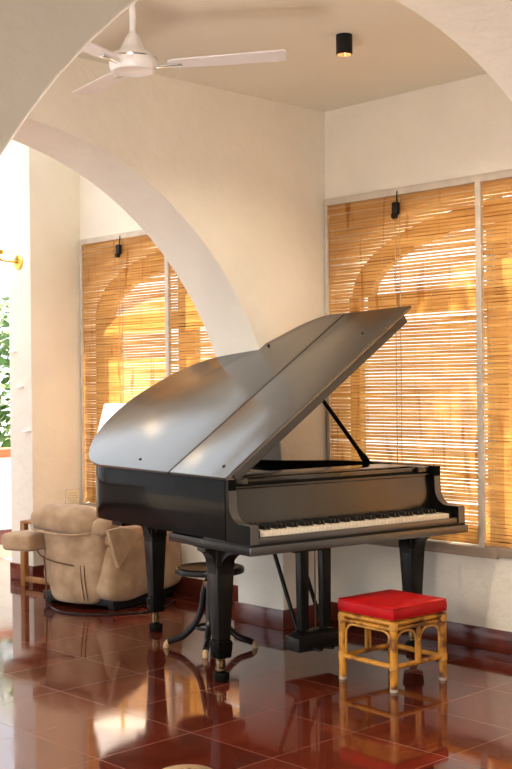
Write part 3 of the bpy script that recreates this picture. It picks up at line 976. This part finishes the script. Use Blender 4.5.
# ------------------------------------------------------------------ rattan stool
A_ = R_(-4)
rs = thing('rattan_stool', 'low rattan cane stool with red cushion before the piano', 'stool', (-0.83, -1.20, 0), A_)
hs = 0.172
RH = 0.335
for sx in (-1, 1):
    for sy in (-1, 1):
        x, y = sx * hs, sy * hs
        l_ = MB()
        l_.tube([(x, y, 0.012), (x, y, 0.06), (x, y, RH - 0.005)], 0.019, 12)
        o = l_.build('leg', CANE, rs)
        MB().tube([(x, y, 0.0), (x, y, 0.014)], 0.0200, 12).build('leg_tip', RUBBER, o)
        for z in (0.115, 0.305):
            wr = MB()
            wr.lathe([(0.0195, z - 0.016), (0.0225, z - 0.014), (0.0225, z + 0.014), (0.0195, z + 0.016)], (x, y, 0), 14)
            wr.build('cane_binding', PALECANE, o)
for k in range(4):
    rot = Matrix.Rotation(PI / 2 * k, 3, 'Z')
    f = lambda p: rot @ Vector(p)
    t = MB()
    t.tube([f((-hs, -hs, 0.318)), f((hs, -hs, 0.318))], 0.0135, 10)
    t.build('top_rail', CANE, rs)
    t = MB(); t.tube([f((-hs, -hs, 0.292)), f((hs, -hs, 0.292))], 0.010, 10); t.build('apron_rail', CANE, rs)
    t = MB(); t.tube([f((-hs, -hs, 0.115)), f((hs, -hs, 0.115))], 0.0125, 10); t.build('stretcher', CANE, rs)
    if k % 2 == 0:
        t = MB(); t.tube([f((0, -hs, 0.115)), f((0, -hs, 0.292))], 0.011, 10); t.build('centre_post', CANE, rs)
        spans = [(-hs + 0.02, -0.014), (0.014, hs - 0.02)]
    else:
        spans = [(-hs + 0.02, hs - 0.02)]
    for a, b in spans:
        r = min(0.055, (b - a) / 2)
        zt_ = 0.276
        pts = [(a, 0.125)] + [(a, 0.16)] + [(a + r * (1 - math.cos(PI / 2 * q / 6)), zt_ - r + r * math.sin(PI / 2 * q / 6)) for q in range(7)] + \
              [(b - r + r * math.sin(PI / 2 * q / 6), zt_ - r + r * math.cos(PI / 2 * q / 6)) for q in range(7)] + [(b, 0.16), (b, 0.125)]
        t = MB(); t.tube([f((p[0], -hs + 0.004, p[1])) for p in pts], 0.0062, 8); t.build('bent_arch', PALECANE, rs)
t = MB(); t.box((-hs, -hs, 0.322), (hs, hs, 0.332)); t.build('seat_deck', CANE, rs)
# cushion
cu = bmesh.new()
bmesh.ops.create_cube(cu, size=1)
bmesh.ops.subdivide_edges(cu, edges=cu.edges[:], cuts=11, use_grid_fill=True)
hc_ = 0.194
for v in cu.verts:
    x, y, z = v.co * 2
    k = 1 - 0.10 * (1 - abs(z)) * 0 
    puff = (1 - abs(x) ** 3) * (1 - abs(y) ** 3)
    rr = 1 - 0.035 * abs(z) ** 3
    cr = 1 - 0.03 * (abs(x) * abs(y)) ** 4
    zz = z * (0.028 + 0.008 * puff)
    v.co = Vector((x * hc_ * rr * cr, y * hc_ * rr * cr, 0.366 + zz + 0.0025 * math.sin(5 * x + 2) * math.cos(4 * y)))
mb = MB(); mb.join(cu); cush = mb.build('cushion', RED, rs, angle=60)
pp = MB()
for z in (0.340, 0.392):
    q = []
    for (cx, cy, a0) in ((1, 1, 0), (-1, 1, 90), (-1, -1, 180), (1, -1, 270)):
        for s in range(4):
            a = R_(a0 + 30 * s)
            q.append((cx * (hc_ - 0.018) + 0.013 * math.cos(a), cy * (hc_ - 0.018) + 0.013 * math.sin(a), z))
    pp.tube(q, 0.0028, 6, closed=True)
pp.build('piping', RED, cush)

# ------------------------------------------------------------------ suede recliner
def softbox(lo, hi, cuts=9, p=4.0, wob=0.006, seed=1, shear=None):
    lo = Vector(lo); hi = Vector(hi)
    c = (lo + hi) / 2; h = (hi - lo) / 2
    b = bmesh.new()
    bmesh.ops.create_cube(b, size=2)
    bmesh.ops.subdivide_edges(b, edges=b.edges[:], cuts=cuts, use_grid_fill=True)
    rnd = random.Random(seed)
    f = [rnd.uniform(5, 14) for _ in range(6)]; g = [rnd.uniform(0, 6) for _ in range(6)]
    for v in b.verts:
        q = v.co
        n = (abs(q.x) ** p + abs(q.y) ** p + abs(q.z) ** p) ** (1 / p)
        q = q / n
        co = c + Vector((q.x * h.x, q.y * h.y, q.z * h.z))
        wv = wob * (math.sin(f[0] * co.x + g[0]) * math.sin(f[1] * co.z + g[1]) + 0.7 * math.sin(f[2] * co.y + f[3] * co.z + g[2]))
        co += q.normalized() * wv
        if shear: co = shear(co)
        v.co = co
    return b
RX, RY = -0.82, 1.27     # floor corner nearest the camera
rec = thing('recliner', 'tan suede recliner with its padded back turned to us', 'armchair', (RX, RY, 0), R_(14))
# local x points into the seat (towards the windows), y towards the far wall
def lean(co):
    k = max(0, 0.42 - co.z) / 0.42
    y = co.y + (0.09 * k * k if co.y < 0.18 else -0.06 * k)
    y += 0.012 * math.sin(9 * co.z + 4 * co.y)
    return Vector((co.x - 0.10 * max(0, co.z - 0.1) - 0.02 * math.sin(7 * co.y + 3 * co.z), y, co.z))
m = MB(); m.join(softbox((0.0, -0.085, 0.03), (0.22, 0.45, 0.58), 14, 7.0, 0.005, 2, lean)); backp = m.build('backrest', SUEDE, rec, angle=80)
def roll(co):
    return Vector((co.x - 0.06, co.y, co.z + 0.02 * math.sin(co.y * 5) - 0.04 * max(0, 0.56 - co.z) * math.sin(co.y * 11)))
m = MB(); m.join(softbox((-0.06, -0.05, 0.465), (0.24, 0.53, 0.665), 14, 2.7, 0.012, 4, roll)); m.build('headrest_roll', SUEDE, rec, angle=80)
m = MB(); m.join(softbox((-0.06, -0.135, 0.50), (0.10, -0.02, 0.60), 7, 3.0, 0.010, 14)); m.build('headrest_flap', SUEDE, rec, angle=80)
m = MB(); m.tube(spline([(-0.075, -0.02, 0.515), (-0.108, 0.08, 0.503), (-0.113, 0.25, 0.503), (-0.10, 0.42, 0.515), (-0.05, 0.50, 0.54)], 6), 0.007, 8); m.build('roll_seam', SUEDE, rec)
for k, yy in enumerate((0.055, 0.085)):
    m = MB(); m.tube(spline([(-0.037, yy, 0.30), (-0.028, yy + 0.003, 0.2), (-0.008, yy - 0.004, 0.07)], 5), 0.004, 6); m.build('zip_cord', SUEDEDARK, backp)
m = MB(); m.tube(spline([(-0.055, 0.47, 0.48), (-0.05, 0.45, 0.39), (-0.040, 0.42, 0.34), (-0.046, 0.30, 0.31), (-0.044, 0.14, 0.295)], 6), 0.005, 6); m.build('pocket_seam', SUEDEDARK, backp)
m = MB(); m.tube(spline([(-0.035, 0.40, 0.34), (-0.02, 0.40, 0.2), (0.0, 0.41, 0.06)], 5), 0.006, 6); m.build('side_seam', SUEDEDARK, backp)
# arms and seat
def sag(co): return Vector((co.x, co.y - 0.02 * math.sin(8 * co.x) * math.sin(6 * co.z), co.z + 0.03 * max(0, co.x - 0.3)))
m = MB(); m.join(softbox((0.0, -0.15, 0.065), (0.80, 0.09, 0.46), 13, 6.0, 0.010, 6, sag)); m.build('arm', SUEDE, rec, angle=80)
m = MB(); m.join(softbox((0.14, 0.42, 0.10), (0.78, 0.62, 0.47), 9, 4.5, 0.010, 8)); m.build('arm', SUEDE, rec, angle=80)
def drape(co): return Vector((co.x, co.y, co.z + 0.10 * max(0, 0.60 - co.y) ** 1.3 * (1 if co.z > 0.42 else 0.2)))
m = MB(); m.join(softbox((-0.13, 0.44, 0.365), (0.20, 0.70, 0.478), 11, 7.0, 0.006, 9, drape)); m.build('arm_pad', SUEDE, rec, angle=80)
m = MB(); m.join(softbox((0.0, -0.15, 0.41), (0.42, 0.0, 0.535), 9, 3.4, 0.008, 10)); m.build('arm_pad', SUEDE, rec, angle=80)
m = MB(); m.join(softbox((0.16, 0.04, 0.14), (0.80, 0.46, 0.40), 8, 5.0, 0.006, 11)); m.build('seat', SUEDE, rec, angle=80)
# draped flap hanging from the near arm
m = MB()
fl = [(-0.085, 0.545), (0.03, 0.552), (0.12, 0.535), (0.262, 0.492), (0.20, 0.435), (0.12, 0.375), (0.015, 0.295), (-0.02, 0.36)]
m.prism(fl, lambda p: (p[0], -0.195 + 0.10 * abs(p[0] - 0.06) ** 1.5, p[1]), lambda p: (p[0], -0.160, p[1]), 0.008)
m.build('arm_flap', SUEDE, rec, label='triangular suede flap folded over the arm')
m = MB()
m.box((0.10, -0.08, 0.0), (0.74, -0.02, 0.045), 0.008); m.box((0.10, 0.46, 0.0), (0.74, 0.52, 0.045), 0.008)
m.box((0.06, -0.10, 0.03), (0.74, 0.50, 0.09), 0.01)
m.build('base', BLKPLASTIC, rec)

# floor cable
c_ = MB(); c_.tube(spline([(-0.93, 1.60, 0.006), (-0.98, 1.40, 0.006), (-0.90, 1.20, 0.006), (-0.72, 1.06, 0.006), (-0.5, 1.02, 0.006), (-0.22, 1.2, 0.006)], 8), 0.006, 6)
o = c_.build('power_cable', BLKPLASTIC); o['label'] = 'black cable lying on the floor around the recliner foot'; o['category'] = 'cable'

# ------------------------------------------------------------------ wooden side table against the far wall
tb = thing('side_table', 'golden wood side table half hidden behind the recliner', 'table', (-0.40, 2.345, 0), R_(10))
for sx in (-1, 1):
    for sy in (-1, 1):
        x, y = sx * 0.135, sy * 0.17
        MB().taper((x, y, 0), 0.022, (x, y, 0.455), 0.022, 0.003).build('leg', WOOD, tb)
for sx in (-1, 1):
    MB().box((sx * 0.135 - 0.017, -0.17, 0.03), (sx * 0.135 + 0.017, 0.17, 0.07), 0.003).build('rail', WOOD, tb)
MB().box((-0.157, -0.192, 0.455), (0.157, 0.192, 0.475), 0.004).build('table_top', WOOD, tb)

# ------------------------------------------------------------------ floor lamp with lit shade
lp = thing('floor_lamp', 'floor lamp with white conical shade behind the piano tail', 'lamp', (-0.232, 1.765, 0))
MB().lathe([(0, 0), (0.13, 0), (0.13, 0.015), (0.03, 0.03), (0, 0.03)], (0, 0, 0), 28).build('base', BRASS, lp)
MB().tube([(0, 0, 0.03), (0, 0, 1.12)], 0.011, 10).build('pole', BRASS, lp)
MB().lathe([(0.205, 0.93), (0.105, 1.325), (0.102, 1.325), (0.202, 0.93)], (0, 0, 0), 40).build('lamp_shade', SHADE, lp)
MB().lathe([(0, 1.10), (0.02, 1.11), (0.035, 1.15), (0.02, 1.19), (0, 1.2)], (0, 0, 0), 16).build('bulb', GLOBE, lp)

# ------------------------------------------------------------------ rounded foreground object of unknown kind, modelled as a pouf
pf = thing('pouf', 'rounded tan object of unknown kind, modelled as a pouf, at the bottom edge', 'pouf', (-3.225, -2.46, 0))
MB().lathe([(0, 0.0), (0.15, 0.0), (0.175, 0.03), (0.188, 0.10), (0.19, 0.18), (0.178, 0.27), (0.14, 0.348), (0.08, 0.393), (0.04, 0.405), (0, 0.408)], (0, 0, 0), 36).build('body', TAN, pf)
MB().lathe([(0, 0.405), (0.014, 0.405), (0.012, 0.410), (0, 0.411)], (0, 0, 0), 16).build('button', TAN, pf)
